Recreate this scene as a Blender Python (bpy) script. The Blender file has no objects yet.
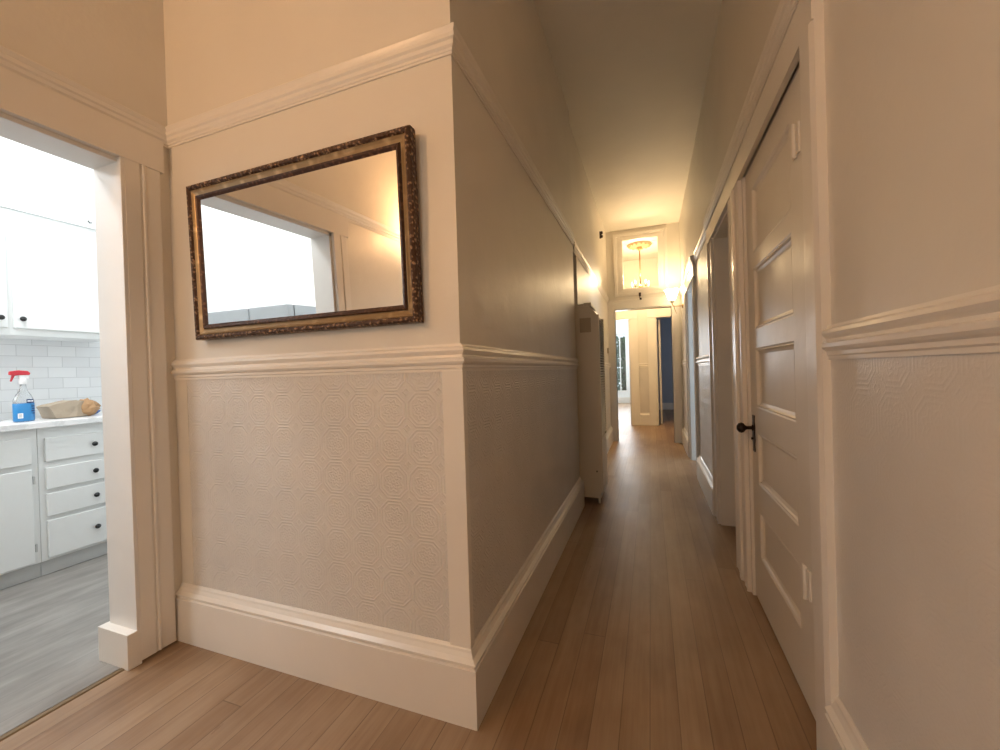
import bpy, bmesh, math, random
from mathutils import Vector, Matrix
random.seed(7)
C = bpy.context.scene.collection
PI = math.pi
ZC = 3.62

# ------------------------------------------------------------------ materials
class NT:
    """tiny helper for node maths"""
    def __init__(s, mat):
        s.t = mat.node_tree; s.n = s.t.nodes; s.l = s.t.links
    def node(s, kind, **kw):
        x = s.n.new(kind)
        for k, v in kw.items(): setattr(x, k, v)
        return x
    def put(s, sock, v):
        if hasattr(v, 'is_output') or isinstance(v, bpy.types.NodeSocket): s.l.new(v, sock)
        else: sock.default_value = v
    def m(s, op, a, b=None, c=None):
        x = s.node('ShaderNodeMath', operation=op)
        s.put(x.inputs[0], a)
        if b is not None: s.put(x.inputs[1], b)
        if c is not None: s.put(x.inputs[2], c)
        return x.outputs[0]
    def pos(s):
        g = s.node('ShaderNodeNewGeometry'); q = s.node('ShaderNodeSeparateXYZ')
        s.l.new(g.outputs['Position'], q.inputs[0]); return g.outputs['Position'], q.outputs
    def noise(s, vec, scale, detail=3, rough=.5, mapscale=None):
        if mapscale:
            mp = s.node('ShaderNodeMapping'); mp.inputs['Scale'].default_value = mapscale
            s.l.new(vec, mp.inputs[0]); vec = mp.outputs[0]
        x = s.node('ShaderNodeTexNoise'); s.l.new(vec, x.inputs['Vector'])
        x.inputs['Scale'].default_value = scale; x.inputs['Detail'].default_value = detail
        x.inputs['Roughness'].default_value = rough
        return x.outputs['Fac']
    def ramp(s, fac, stops):
        r = s.node('ShaderNodeValToRGB'); s.l.new(fac, r.inputs[0]); e = r.color_ramp.elements
        while len(e) < len(stops): e.new(.5)
        for k, (p, c) in enumerate(stops):
            e[k].position = p; e[k].color = (*c, 1)
        return r.outputs[0]
    def mix(s, fac, a, b, mode='MIX'):
        x = s.node('ShaderNodeMix', data_type='RGBA', blend_type=mode)
        s.put(x.inputs[0], fac)
        s.put(x.inputs[6], a if not isinstance(a, tuple) else (*a, 1)); s.put(x.inputs[7], b if not isinstance(b, tuple) else (*b, 1))
        return x.outputs[2]
    def bump(s, h, dist, strength=1.0, normal=None):
        b = s.node('ShaderNodeBump'); s.l.new(h, b.inputs['Height'])
        b.inputs['Distance'].default_value = dist; b.inputs['Strength'].default_value = strength
        if normal: s.l.new(normal, b.inputs['Normal'])
        return b.outputs[0]

def base_mat(name, col, rough=.5, metal=0., spec=.5, trans=0., emit=None, estr=0.):
    m = bpy.data.materials.new(name); m.use_nodes = True
    b = m.node_tree.nodes['Principled BSDF']
    b.inputs['Base Color'].default_value = (*col, 1); b.inputs['Roughness'].default_value = rough
    b.inputs['Metallic'].default_value = metal; b.inputs['Specular IOR Level'].default_value = spec
    b.inputs['Transmission Weight'].default_value = trans
    if emit: b.inputs['Emission Color'].default_value = (*emit, 1); b.inputs['Emission Strength'].default_value = estr
    return m, b, NT(m)

def paint(name, col, rough=.42, bs=.0006, scale=55., var=.04):
    """brushed / rolled house paint: small tone variation and orange-peel bump"""
    m, b, t = base_mat(name, col, rough)
    p, _ = t.pos()
    n = t.noise(p, 2.3, 4)
    t.l.new(t.ramp(n, [(.3, tuple(c * (1 - var) for c in col)), (.7, tuple(min(1, c * (1 + var * .5)) for c in col))]), b.inputs['Base Color'])
    h = t.noise(p, scale, 3)
    h2 = t.noise(p, 5., 2)
    t.l.new(t.bump(h, bs, 1, t.bump(h2, .012, .35)), b.inputs['Normal'])
    return m

WALL = (.70, .665, .60)
M = {}
M['wall'] = paint('wall_paint', WALL, .42)
M['ceil'] = paint('ceiling_paint', (.70, .67, .61), .6)
M['trim'] = paint('trim_paint', (.76, .725, .67), .29, .0004, 40)
M['door'] = paint('door_paint', (.74, .705, .645), .40, .0004, 40)
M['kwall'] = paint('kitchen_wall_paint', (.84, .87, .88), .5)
M['kcab'] = paint('cabinet_paint', (.80, .82, .81), .35, .0003, 60, .02)
M['toe'] = paint('toe_kick_paint', (.52, .53, .52), .5)
M['jamb'] = paint('kitchen_jamb_paint', (.74, .72, .69), .35, .0004, 40)
M['blue'] = paint('blue_grey_paint', (.36, .40, .47), .5)
M['heater'] = paint('heater_enamel', (.70, .65, .55), .4, .0002, 80, .02)
M['plate'] = paint('label_plate', (.42, .36, .27), .4, .0002, 80, .05)

def lincrusta(name, axis, k=1.):
    """embossed wall covering: octagons with small diamonds at their corners and a rosette in each"""
    m, b, t = base_mat(name, (.66, .635, .60), .30)
    p, q = t.pos()
    n = t.noise(p, 3., 3)
    t.l.new(t.ramp(n, [(.3, (.63, .605, .57)), (.7, (.70, .67, .63))]), b.inputs['Base Color'])
    u = t.m('DIVIDE', q[axis], .138); v = t.m('DIVIDE', q[2], .138)
    u = t.m('ABSOLUTE', t.m('SUBTRACT', t.m('FRACT', t.m('ADD', u, 100.3)), .5))
    v = t.m('ABSOLUTE', t.m('SUBTRACT', t.m('FRACT', t.m('ADD', v, 100.4)), .5))
    d = t.m('MAXIMUM', t.m('MAXIMUM', u, v), t.m('MULTIPLY', t.m('ADD', u, v), .68))
    def line(dist, at, w):
        return t.m('MAXIMUM', t.m('SUBTRACT', 1., t.m('DIVIDE', t.m('ABSOLUTE', t.m('SUBTRACT', dist, at)), w)), 0.)
    ho = t.m('ADD', line(d, .455, .03), t.m('MULTIPLY', line(d, .37, .03), .8))
    dia = t.m('ADD', t.m('SUBTRACT', .5, u), t.m('SUBTRACT', .5, v))
    ho = t.m('ADD', ho, line(dia, .10, .035))
    r = t.m('SQRT', t.m('ADD', t.m('MULTIPLY', u, u), t.m('MULTIPLY', v, v)))
    th = t.m('ARCTAN2', u, v)
    pet = t.m('ADD', r, t.m('MULTIPLY', t.m('COSINE', t.m('MULTIPLY', th, 8.)), .035))
    ho = t.m('ADD', ho, t.m('MULTIPLY', line(pet, .26, .035), .8))
    ho = t.m('ADD', ho, t.m('MULTIPLY', line(pet, .15, .035), .8))
    ho = t.m('ADD', ho, t.m('MULTIPLY', line(r, .05, .04), .6))
    fine = t.noise(p, 130., 3, .6)
    ho = t.m('ADD', ho, t.m('MULTIPLY', fine, .75 if k > .3 else 2.4))
    t.l.new(t.bump(ho, .0022 * k, .8), b.inputs['Normal'])
    return m
M['dado_x'] = lincrusta('embossed_covering_across', 0, 1.35)
M['dado_y'] = lincrusta('embossed_covering_along', 1, 1.2)
M['dado_r'] = lincrusta('worn_embossed_covering', 1, .17)

def wood_floor():
    m, b, t = base_mat('worn_fir_boards', (.3, .18, .1), .4)
    p, q = t.pos()
    W = .098
    bx = t.m('DIVIDE', t.m('ADD', q[0], 50.013), W)
    idx = t.m('FLOOR', bx)
    wn = t.node('ShaderNodeTexWhiteNoise', noise_dimensions='1D'); t.l.new(idx, wn.inputs['W'])
    off = t.m('MULTIPLY', wn.outputs['Value'], 7.)
    by = t.m('DIVIDE', t.m('ADD', t.m('ADD', q[1], 40.), off), 3.1)
    idy = t.m('FLOOR', by)
    w2 = t.node('ShaderNodeTexWhiteNoise', noise_dimensions='2D')
    cb = t.node('ShaderNodeCombineXYZ'); t.l.new(idx, cb.inputs[0]); t.l.new(idy, cb.inputs[1]); t.l.new(cb.outputs[0], w2.inputs['Vector'])
    grain = t.noise(p, 1., 5, .6, (42, 1.8, 1))
    blot = t.noise(p, 1.7, 4, .6, (1.6, .7, 1))
    v = t.m('ADD', t.m('MULTIPLY', grain, .27), t.m('ADD', t.m('MULTIPLY', w2.outputs['Value'], .13), t.m('MULTIPLY', blot, .66)))
    col = t.ramp(v, [(.30, (.150, .078, .038)), (.46, (.235, .142, .078)), (.60, (.315, .212, .130)), (.78, (.40, .292, .193))])
    # seams
    fx = t.m('ABSOLUTE', t.m('SUBTRACT', t.m('FRACT', bx), .5))
    sx = t.m('GREATER_THAN', fx, .4835)
    fy = t.m('ABSOLUTE', t.m('SUBTRACT', t.m('FRACT', by), .5))
    sy = t.m('GREATER_THAN', fy, .4993)
    seamvar = t.noise(p, 1.2, 2, .5, (12, 1, 1))
    seam = t.m('MULTIPLY', t.m('MAXIMUM', sx, sy), t.m('MULTIPLY_ADD', seamvar, .9, .1))
    col = t.mix(seam, col, (.085, .045, .022))
    sc = t.m('GREATER_THAN', t.noise(p, 2.2, 6, .75, (5, 1.5, 1)), .665)
    col = t.mix(t.m('MULTIPLY', sc, .35), col, (.13, .065, .03))
    t.l.new(col, b.inputs['Base Color'])
    t.l.new(t.m('MULTIPLY_ADD', blot, .25, .30), b.inputs['Roughness'])
    h = t.m('SUBTRACT', t.m('MULTIPLY', grain, .25), seam)
    t.l.new(t.bump(h, .0012, .6), b.inputs['Normal'])
    return m
M['floor'] = wood_floor()

def vinyl():
    m, b, t = base_mat('grey_plank_vinyl', (.3, .3, .3), .38)
    p, q = t.pos()
    bx = t.m('DIVIDE', t.m('ADD', q[0], 50.), .18); idx = t.m('FLOOR', bx)
    wn = t.node('ShaderNodeTexWhiteNoise', noise_dimensions='1D'); t.l.new(idx, wn.inputs['W'])
    g = t.noise(p, 1., 6, .62, (15, 2.2, 1))
    bl = t.noise(p, 3., 4, .6, (3.2, 1., 1))
    v = t.m('ADD', t.m('MULTIPLY', g, .42), t.m('ADD', t.m('MULTIPLY', wn.outputs['Value'], .12), t.m('MULTIPLY', bl, .53)))
    col = t.ramp(v, [(.36, (.148, .138, .125)), (.52, (.225, .212, .195)), (.7, (.31, .295, .275))])
    s = t.m('GREATER_THAN', t.m('ABSOLUTE', t.m('SUBTRACT', t.m('FRACT', bx), .5)), .492)
    t.l.new(t.mix(t.m('MULTIPLY', s, .5), col, (.12, .12, .12)), b.inputs['Base Color'])
    return m
M['vinyl'] = vinyl()

def tiles():
    m, b, t = base_mat('white_subway_tile', (.8, .8, .8), .15)
    p, q = t.pos()
    cb = t.node('ShaderNodeCombineXYZ'); t.l.new(q[1], cb.inputs[0]); t.l.new(q[2], cb.inputs[1])
    br = t.node('ShaderNodeTexBrick'); t.l.new(cb.outputs[0], br.inputs['Vector'])
    br.inputs['Color1'].default_value = (.80, .82, .83, 1); br.inputs['Color2'].default_value = (.74, .76, .775, 1)
    br.inputs['Mortar'].default_value = (.60, .62, .63, 1); br.inputs['Scale'].default_value = 1
    br.inputs['Mortar Size'].default_value = .0018; br.inputs['Brick Width'].default_value = .165; br.inputs['Row Height'].default_value = .082
    t.l.new(br.outputs['Color'], b.inputs['Base Color'])
    t.l.new(t.bump(t.m('SUBTRACT', 1., br.outputs['Fac']), .002, .6), b.inputs['Normal'])
    return m
M['tile'] = tiles()

def quartz():
    m, b, t = base_mat('pale_quartz', (.8, .8, .8), .2)
    p, q = t.pos()
    n = t.noise(p, 9., 6, .65)
    t.l.new(t.ramp(n, [(.42, (.74, .75, .75)), (.5, (.86, .87, .87)), (.6, (.90, .90, .90))]), b.inputs['Base Color'])
    return m
M['quartz'] = quartz()

def gilt(name, dark, light, scale, dist, rough=.38, metal=.75):
    m, b, t = base_mat(name, light, rough, metal)
    tc = t.node('ShaderNodeTexCoord'); v = tc.outputs['Object']
    w = t.node('ShaderNodeTexVoronoi', feature='SMOOTH_F1'); w.inputs['Scale'].default_value = scale; t.l.new(v, w.inputs['Vector'])
    n = t.noise(v, scale * 1.4, 4, .6)
    h = t.m('ADD', t.m('MULTIPLY', w.outputs['Distance'], 1.2), t.m('MULTIPLY', n, .6))
    t.l.new(t.ramp(h, [(.45, light), (.75, dark)]), b.inputs['Base Color'])
    t.l.new(t.bump(t.m('SUBTRACT', 1., h), dist, 1.), b.inputs['Normal'])
    return m
M['carved'] = gilt('carved_bronze_gilding', (.065, .030, .016), (.40, .25, .14), 75, .006, .42, .35)
M['gold'] = gilt('aged_gold_leaf', (.36, .25, .13), (.58, .43, .25), 22, .0008, .36, .4)
M['umber'] = gilt('umber_lip', (.06, .026, .015), (.15, .075, .042), 60, .0012, .4, .3)
M['mirror'] = base_mat('silvered_glass', (.93, .93, .91), 0.0, 1.)[0]
M['bronze'] = paint('dark_bronze', (.035, .022, .016), .35, .0003, 90, .3)
M['bronze'].node_tree.nodes['Principled BSDF'].inputs['Metallic'].default_value = .6
M['black'] = paint('black_hardware', (.012, .012, .012), .3, .0001, 90, .2)
M['dark'] = paint('dark_gap', (.02, .018, .015), .7, .0001, 90, .2)
M['brass'] = paint('old_brass', (.42, .27, .10), .3, .0003, 90, .2)
M['brass'].node_tree.nodes['Principled BSDF'].inputs['Metallic'].default_value = .8
M['strip'] = paint('threshold_metal', (.17, .11, .05), .4, .0004, 60, .15)
M['steel'] = paint('fridge_steel', (.40, .42, .44), .38, .0002, 90, .04)
M['steel'].node_tree.nodes['Principled BSDF'].inputs['Metallic'].default_value = .4
M['kraft'] = paint('kraft_paper', (.37, .30, .22), .7, .004, 22, .15)
M['kraft2'] = paint('kraft_paper_inside', (.36, .21, .10), .7, .005, 26, .2)
M['bluecloth'] = paint('blue_plastic', (.05, .14, .42), .5, .003, 30, .2)
M['red'] = paint('red_plastic', (.55, .03, .045), .35, .0002, 60, .05)
M['whitep'] = paint('white_plastic', (.80, .80, .80), .35, .0002, 60, .02)
M['bluelab'] = paint('blue_label', (.025, .20, .46), .3, .0002, 60, .1)
M['navy'] = paint('navy_label', (.012, .03, .12), .3, .0002, 60, .1)
M['clear'] = base_mat('clear_plastic', (.93, .96, .98), .08, 0, .5, .85)[0]
M['plaster'] = paint('gilded_plaster', (.62, .33, .16), .55, .004, 30, .25)
M['leaf'] = paint('garden_leaves', (.06, .12, .045), .6, .01, 9, .6)
M['bark'] = paint('garden_bark', (.10, .07, .05), .8, .01, 9, .4)
M['lawn'] = paint('garden_ground', (.35, .36, .30), .8, .01, 9, .3)

def glass(name, tint=(1, 1, 1), gloss=.08):
    m = bpy.data.materials.new(name); m.use_nodes = True; t = NT(m)
    for n in list(t.n): t.n.remove(n)
    o = t.node('ShaderNodeOutputMaterial'); mx = t.node('ShaderNodeMixShader'); mx.inputs[0].default_value = gloss
    tr = t.node('ShaderNodeBsdfTransparent'); tr.inputs[0].default_value = (*tint, 1)
    gl = t.node('ShaderNodeBsdfGlossy'); gl.inputs['Roughness'].default_value = .02
    t.l.new(tr.outputs[0], mx.inputs[1]); t.l.new(gl.outputs[0], mx.inputs[2]); t.l.new(mx.outputs[0], o.inputs[0])
    return m
M['pane'] = glass('window_glass')
def shade_mat(name, col, strength):
    m = bpy.data.materials.new(name); m.use_nodes = True; t = NT(m)
    for n in list(t.n): t.n.remove(n)
    o = t.node('ShaderNodeOutputMaterial'); mx = t.node('ShaderNodeMixShader'); mx.inputs[0].default_value = .22
    tr = t.node('ShaderNodeBsdfTransparent'); tl = t.node('ShaderNodeBsdfTranslucent'); tl.inputs[0].default_value = (.9, .85, .75, 1)
    em = t.node('ShaderNodeEmission'); em.inputs[0].default_value = (*col, 1); em.inputs[1].default_value = strength
    ad = t.node('ShaderNodeAddShader')
    t.l.new(tl.outputs[0], mx.inputs[1]); t.l.new(tr.outputs[0], mx.inputs[2])
    t.l.new(mx.outputs[0], ad.inputs[0]); t.l.new(em.outputs[0], ad.inputs[1]); t.l.new(ad.outputs[0], o.inputs[0])
    return m
M['shade'] = shade_mat('lit_tulip_glass', (1, .88, .64), 3.)
M['bulb'] = base_mat('lit_bulb', (1, .9, .7), .4, emit=(1, .82, .5), estr=14)[0]
M['led'] = base_mat('added_led_diffuser', (1, 1, 1), .4, emit=(.95, .98, 1), estr=4)[0]

# ------------------------------------------------------------------ mesh helpers
class MB:
    def __init__(s): s.v = []; s.f = []; s.mi = []; s.mats = []; s.cur = 0; s.smooth = set()
    def mat(s, name):
        if name not in s.mats: s.mats.append(name)
        s.cur = s.mats.index(name); return s
    def add(s, vs, fs, smooth=False):
        o = len(s.v); s.v += [tuple(v) for v in vs]
        for f in fs:
            if smooth: s.smooth.add(len(s.f))
            s.f.append([o + i for i in f]); s.mi.append(s.cur)
        return s
    def box(s, x0, x1, y0, y1, z0, z1):
        x0, x1 = sorted((x0, x1)); y0, y1 = sorted((y0, y1)); z0, z1 = sorted((z0, z1))
        v = [(x0, y0, z0), (x1, y0, z0), (x1, y1, z0), (x0, y1, z0), (x0, y0, z1), (x1, y0, z1), (x1, y1, z1), (x0, y1, z1)]
        return s.add(v, [(0, 3, 2, 1), (4, 5, 6, 7), (0, 1, 5, 4), (1, 2, 6, 5), (2, 3, 7, 6), (3, 0, 4, 7)])
    def prism(s, poly, axis, a, b):
        """poly: 2-D points in the two other axes (in x,y,z order)"""
        def P(p, t):
            q = list(p); q.insert('XYZ'.index(axis), t); return tuple(q)
        n = len(poly); v = [P(p, a) for p in poly] + [P(p, b) for p in poly]
        return s.add(v, [tuple(range(n))[::-1], tuple(range(n, 2 * n))] + [(i, (i + 1) % n, n + (i + 1) % n, n + i) for i in range(n)])
    def lathe(s, prof, c=(0, 0, 0), axis='Z', n=24):
        """prof: (radius, height) pairs"""
        vs = []; fs = []
        for r, h in prof:
            for k in range(n):
                a = 2 * PI * k / n; u, w = r * math.cos(a), r * math.sin(a)
                p = {'Z': (u, w, h), 'X': (h, u, w), 'Y': (u, h, w)}[axis]
                vs.append((p[0] + c[0], p[1] + c[1], p[2] + c[2]))
        for i in range(len(prof) - 1):
            for k in range(n):
                fs.append((i * n + k, i * n + (k + 1) % n, (i + 1) * n + (k + 1) % n, (i + 1) * n + k))
        if prof[0][0] > 1e-6: fs.append(tuple(range(n))[::-1])
        if prof[-1][0] > 1e-6: fs.append(tuple((len(prof) - 1) * n + k for k in range(n)))
        return s.add(vs, fs, True)
    def tube(s, pts, r, n=10):
        rr = r if isinstance(r, (list, tuple)) else [r] * len(pts)
        pts = [Vector(p) for p in pts]; vs = []; fs = []
        for i, p in enumerate(pts):
            d = (pts[min(i + 1, len(pts) - 1)] - pts[max(i - 1, 0)]).normalized()
            a = d.orthogonal().normalized() if i == 0 else (a - d * a.dot(d)).normalized()
            b = d.cross(a)
            for k in range(n):
                t = 2 * PI * k / n; vs.append(p + (a * math.cos(t) + b * math.sin(t)) * rr[i])
        for i in range(len(pts) - 1):
            for k in range(n): fs.append((i * n + k, i * n + (k + 1) % n, (i + 1) * n + (k + 1) % n, (i + 1) * n + k))
        fs += [tuple(range(n))[::-1], tuple((len(pts) - 1) * n + k for k in range(n))]
        return s.add(vs, fs, True)
    def sweep(s, prof, path, closed=False):
        """prof: (out, z) points of a closed outline; path: list of (x,y,nx,ny): out-direction per SEGMENT end is mitred.
        path given as points (x,y); 'out' lies to the LEFT of travel"""
        n = len(path); rows = []
        for i, p in enumerate(path):
            p = Vector(p)
            a = Vector(path[i - 1]) if (i > 0 or closed) else None
            b = Vector(path[(i + 1) % n]) if (i < n - 1 or closed) else None
            ns = []
            if a is not None: d = (p - a).normalized(); ns.append(Vector((-d.y, d.x)))
            if b is not None: d = (b - p).normalized(); ns.append(Vector((-d.y, d.x)))
            if len(ns) == 2: mm = (ns[0] + ns[1]).normalized(); mm = mm / max(.2, mm.dot(ns[0]))
            else: mm = ns[0]
            rows.append([(p.x + mm.x * o, p.y + mm.y * o, z) for o, z in prof])
        k = len(prof); vs = [v for r in rows for v in r]; fs = []
        for i in range(n if closed else n - 1):
            j = (i + 1) % n
            for t in range(k): fs.append((i * k + t, j * k + t, j * k + (t + 1) % k, i * k + (t + 1) % k))
        if not closed: fs += [tuple(range(k)), tuple((n - 1) * k + t for t in range(k))[::-1]]
        return s.add(vs, fs)
    def build(s, name, mat=None, parent=None, loc=None, bevel=0, shade=None):
        if mat is not None and not s.mats: s.mats = [mat]
        me = bpy.data.meshes.new(name); me.from_pydata(s.v, [], s.f); 
        for m_ in s.mats: me.materials.append(M[m_])
        for i, p in enumerate(me.polygons):
            p.material_index = s.mi[i]; p.use_smooth = i in s.smooth
        bm = bmesh.new(); bm.from_mesh(me); bmesh.ops.recalc_face_normals(bm, faces=bm.faces); bm.to_mesh(me); bm.free()
        o = bpy.data.objects.new(name, me); C.objects.link(o)
        if parent is not None: o.parent = parent
        if loc is not None: o.location = loc
        if bevel:
            b = o.modifiers.new('bevel', 'BEVEL'); b.width = bevel; b.segments = 2; b.limit_method = 'ANGLE'; b.angle_limit = .6
        return o

def tag(o, label=None, cat=None, group=None, kind=None):
    if label: o['label'] = label
    if cat: o['category'] = cat
    if group: o['group'] = group
    if kind: o['kind'] = kind
    return o
def thing(name, label, cat, loc=(0, 0, 0), group=None):
    o = bpy.data.objects.new(name, None); C.objects.link(o); o.location = loc; o.empty_display_size = .1
    return tag(o, label, cat, group)
def struct(name, mb, mat=None, label=None, cat=None, bevel=0, parent=None):
    return tag(mb.build(name, mat, parent, bevel=bevel), label, cat, None, 'structure' if parent is None else None)

# ------------------------------------------------------------------ measurements (metres)
XL, XL2 = -.639, -.669          # hall left wall, and its set-back far stretch
YF = 1.325                    # short wall with the mirror
XK = -2.185                   # wall with the kitchen opening
XR = .50                      # right wall
YE = 7.30                     # wall at the end of the hall
YB = -2.2                     # wall behind the camera
HD = 2.26                     # underside of the head casings

# ------------------------------------------------------------------ shell
f = MB().mat('floor').box(-2.20, 3.2, -2.35, 16, -.1, 0)
struct('floor', f, None, 'worn brown narrow-board wooden floor of the hallway', 'floor')
struct('floor_kitchen', MB().mat('vinyl').box(-4.5, -2.20, -2.35, 9.4, -.1, 0), None, 'grey wood-look plank floor of the kitchen', 'floor')
struct('ceiling', MB().mat('ceil').box(-4.5, 3.2, -2.35, 16, ZC, ZC + .1), None, 'high cream ceiling of the hallway', 'ceiling')

w = MB().mat('wall').box(-2.35, XL, YF, YF + .14, 0, ZC)
struct('wall_front', w, None, 'short cream wall carrying the gilt framed mirror', 'wall')
w = MB().mat('wall').box(-.80, XL, YF + .14, 3.76, 0, ZC)
w.box(-.80, XL2, 3.76, 4.13, 2.40, ZC)
w.box(-.95, -.80, 3.70, 4.20, 0, 2.43)
w.box(-.80, XL2, 4.13, YE, 0, ZC)
struct('wall_left', w, None, 'left wall of the hallway running past the heater', 'wall')

w = MB().mat('wall')
for a, b in ((YB, 1.56), (2.56, 2.86), (3.60, 5.17), (6.00, YE)): w.box(XR, .66, a, b, 0, ZC)
w.box(XR, .66, 1.56, 2.56, HD + .02, ZC); w.box(XR, .66, 2.86, 3.60, HD, ZC); w.box(XR, .66, 5.17, 6.00, HD, ZC)
struct('wall_right', w, None, 'right wall of the hallway with the panelled door', 'wall')

w = MB().mat('wall').box(-2.35, XK, 1.130, YF, 0, ZC).box(-2.35, XK, YB, .14, 0, ZC).box(-2.35, XK, .14, 1.130, 2.25, ZC)
struct('wall_kitchen_opening', w, None, 'cream wall pierced by the wide kitchen opening', 'wall')
struct('wall_light_stop', MB().mat('wall').box(1.5, 1.6, 1.2, 4.3, 0, ZC).box(.66, 1.5, 1.2, 1.3, 0, ZC).box(.66, 1.5, 2.68, 2.76, 0, ZC))  # unseen walls added to keep sky light out behind the doors
w = MB().mat('wall').box(-4.5, -1.35, YB - .15, YB, 0, ZC).box(-.45, .66, YB - .15, YB, 0, ZC).box(-1.35, -.45, YB - .15, YB, 0, .75).box(-1.35, -.45, YB - .15, YB, 2.25, ZC)
struct('wall_back', w)

# wall at the hall's end: doorway below, transom above
w = MB().mat('wall')
w.box(-.80, -.55, YE, YE + .14, 0, ZC); w.box(.35, .66, YE, YE + .14, 0, ZC)
w.box(-.55, .35, YE, YE + .14, 2.27, 2.58); w.box(-.55, -.40, YE, YE + .14, 2.58, 3.46); w.box(.17, .35, YE, YE + .14, 2.58, 3.46)
w.box(-.55, .35, YE, YE + .14, 3.46, ZC)
struct('wall_end', w, None, 'end wall of the hallway with doorway and transom', 'wall')

# vestibule beyond
w = MB().mat('wall').box(-1.45, -1.3, YE + .14, 9.45, 0, ZC).box(-1.3, -.80, YE + .04, YE + .14, 0, ZC)
struct('wall_vestibule_left', w)
w = MB().mat('wall').box(.95, 1.1, YE + .14, 9.45, 0, ZC).box(.66, .95, YE + .04, YE + .14, 0, ZC)
struct('wall_vestibule_right', w)
w = MB().mat('wall')
for a, b in ((-1.45, -1.16), (-.41, .13), (.87, 1.1)): w.box(a, b, 9.45, 9.60, 0, ZC)
w.box(-1.16, -.41, 9.45, 9.60, 2.33, ZC).box(.13, .87, 9.45, 9.60, 2.33, ZC)
struct('wall_vestibule_back', w, None, 'vestibule wall between the bright doorway and the blue doorway', 'wall')
# bright far room
YW = 15.5
w = MB().mat('kwall').box(-3.2, -1.26, YW, YW + .14, 0, ZC).box(-.80, 0, YW, YW + .14, 0, ZC)
w.box(-1.26, -.80, YW, YW + .14, 0, .42).box(-1.26, -.80, YW, YW + .14, 2.52, ZC)
struct('wall_far_room', w, None, 'white end wall of the bright far room', 'wall')
struct('wall_far_room_left', MB().mat('kwall').box(-3.3, -3.2, 9.6, YW + .14, 0, ZC).box(-3.2, -1.45, 9.45, 9.6, 0, ZC))
struct('wall_partition', MB().mat('kwall').box(-.12, -.06, 9.6, YW, 0, ZC).mat('blue').box(-.06, 0, 9.6, YW, 0, ZC))
w = MB().mat('blue').box(0, 3.0, 13.0, 13.14, 0, ZC).box(3.0, 3.1, 9.45, 13.1, 0, ZC).box(1.1, 3.0, 9.45, 9.6, 0, ZC)
struct('wall_blue_room', w, None, 'blue grey wall seen through the right far doorway', 'wall')
struct('baseboard_blue_room', MB().mat('trim').box(0.0, 3., 12.98, 13.0, 0, .2))
# side rooms behind the right wall
w = MB().mat('kwall').box(3.0, 3.1, 4.4, 7.34, 0, ZC).box(.66, 3.0, 4.3, 4.4, 0, ZC).box(.95, 3.0, 7.24, 7.34, 0, ZC)
struct('wall_side_room', w)
# kitchen
w = MB().mat('kwall').box(-4.5, -4.35, YB, 2.6, 0, ZC)
struct('wall_kitchen', w, None, 'white kitchen wall above the hanging cupboards', 'wall')
struct('wall_kitchen_end', MB().mat('kwall').box(-4.5, -2.35, 2.6, 2.75, 0, ZC).box(-2.35, -2.25, 1.47, 2.75, 0, ZC))
struct('wall_kitchen_lining', MB().mat('kwall').box(-2.36, -2.35, YB, .12, 0, ZC).box(-2.36, -2.35, 1.16, 2.6, 0, ZC).box(-2.36, -2.35, .12, 1.16, 2.29, ZC))

# ------------------------------------------------------------------ mouldings
BASE = [(0, 0), (.040, 0), (.040, .205), (.032, .209), (.032, .217), (.040, .221), (.040, .226), (.024, .236), (.016, .250), (.014, .258), (.007, .266), (0, .266)]
CHAIR = [(0, 1.258), (.009, 1.258), (.009, 1.268), (.013, 1.272), (.013, 1.282), (.020, 1.287), (.025, 1.294), (.025, 1.305), (.015, 1.310), (.013, 1.318), (.020, 1.326), (.024, 1.334), (.021, 1.344), (.012, 1.350), (.010, 1.358), (0, 1.358)]
PICT = [(0, 2.392), (.005, 2.392), (.005, 2.401), (.008, 2.403), (.008, 2.412), (.015, 2.420), (.016, 2.434), (.022, 2.441), (.023, 2.454), (.018, 2.459), (.022, 2.467), (.026, 2.478), (.022, 2.484), (0, 2.484)]
def shift(prof, d): return [(o + (d if o > 0 else 0), z) for o, z in prof]
tn = [0]
def trim(mb, mat=None, label=None, cat='moulding', bevel=0):
    tn[0] += 1
    return struct('trim_%d' % tn[0], mb, mat, label, cat if label else None, bevel)

corner = [(XL, 3.76), (XL, YF), (XK, YF)]          # out lies left of travel: hall side is +X when travelling -Y
struct('baseboard_left', MB().mat('trim').sweep(BASE, corner), None, 'tall moulded baseboard wrapping the corner below the mirror', 'baseboard')
trim(MB().mat('trim').sweep(CHAIR, corner), None, 'chair rail wrapping the corner below the mirror', 'chair rail')
trim(MB().mat('trim').sweep(PICT, corner), None, 'picture rail wrapping the corner above the mirror', 'picture rail')
far = [(XL2, YE), (XL2, 3.93)]
struct('baseboard_left_far', MB().mat('trim').sweep(BASE, [(XL2, YE), (XL2, 4.13)]))
trim(MB().mat('trim').sweep(CHAIR, [(XL2, YE), (XL2, 4.13)])); trim(MB().mat('trim').sweep(PICT, far))
# embossed dado and its corner strips
d = MB().mat('dado_x').box(XK + .005, XL, YF - .004, YF, .26, 1.262)
trim(d, None, 'embossed cream wall covering below the mirror', 'dado')
trim(MB().mat('dado_y').box(XL, XL + .004, YF, 3.76, .26, 1.262), None, 'embossed wall covering along the left hall wall', 'dado')
trim(MB().mat('dado_y').box(XL2, XL2 + .004, 4.13, YE, .26, 1.262))
c = MB().mat('trim').box(XL - .072, XL + .012, YF - .012, YF, .262, 1.262).box(XL, XL + .012, YF, YF + .018, .262, 1.262)
trim(c, None, 'plain upright corner strip at the edge of the embossed panels', 'corner strip', .002)
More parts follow.
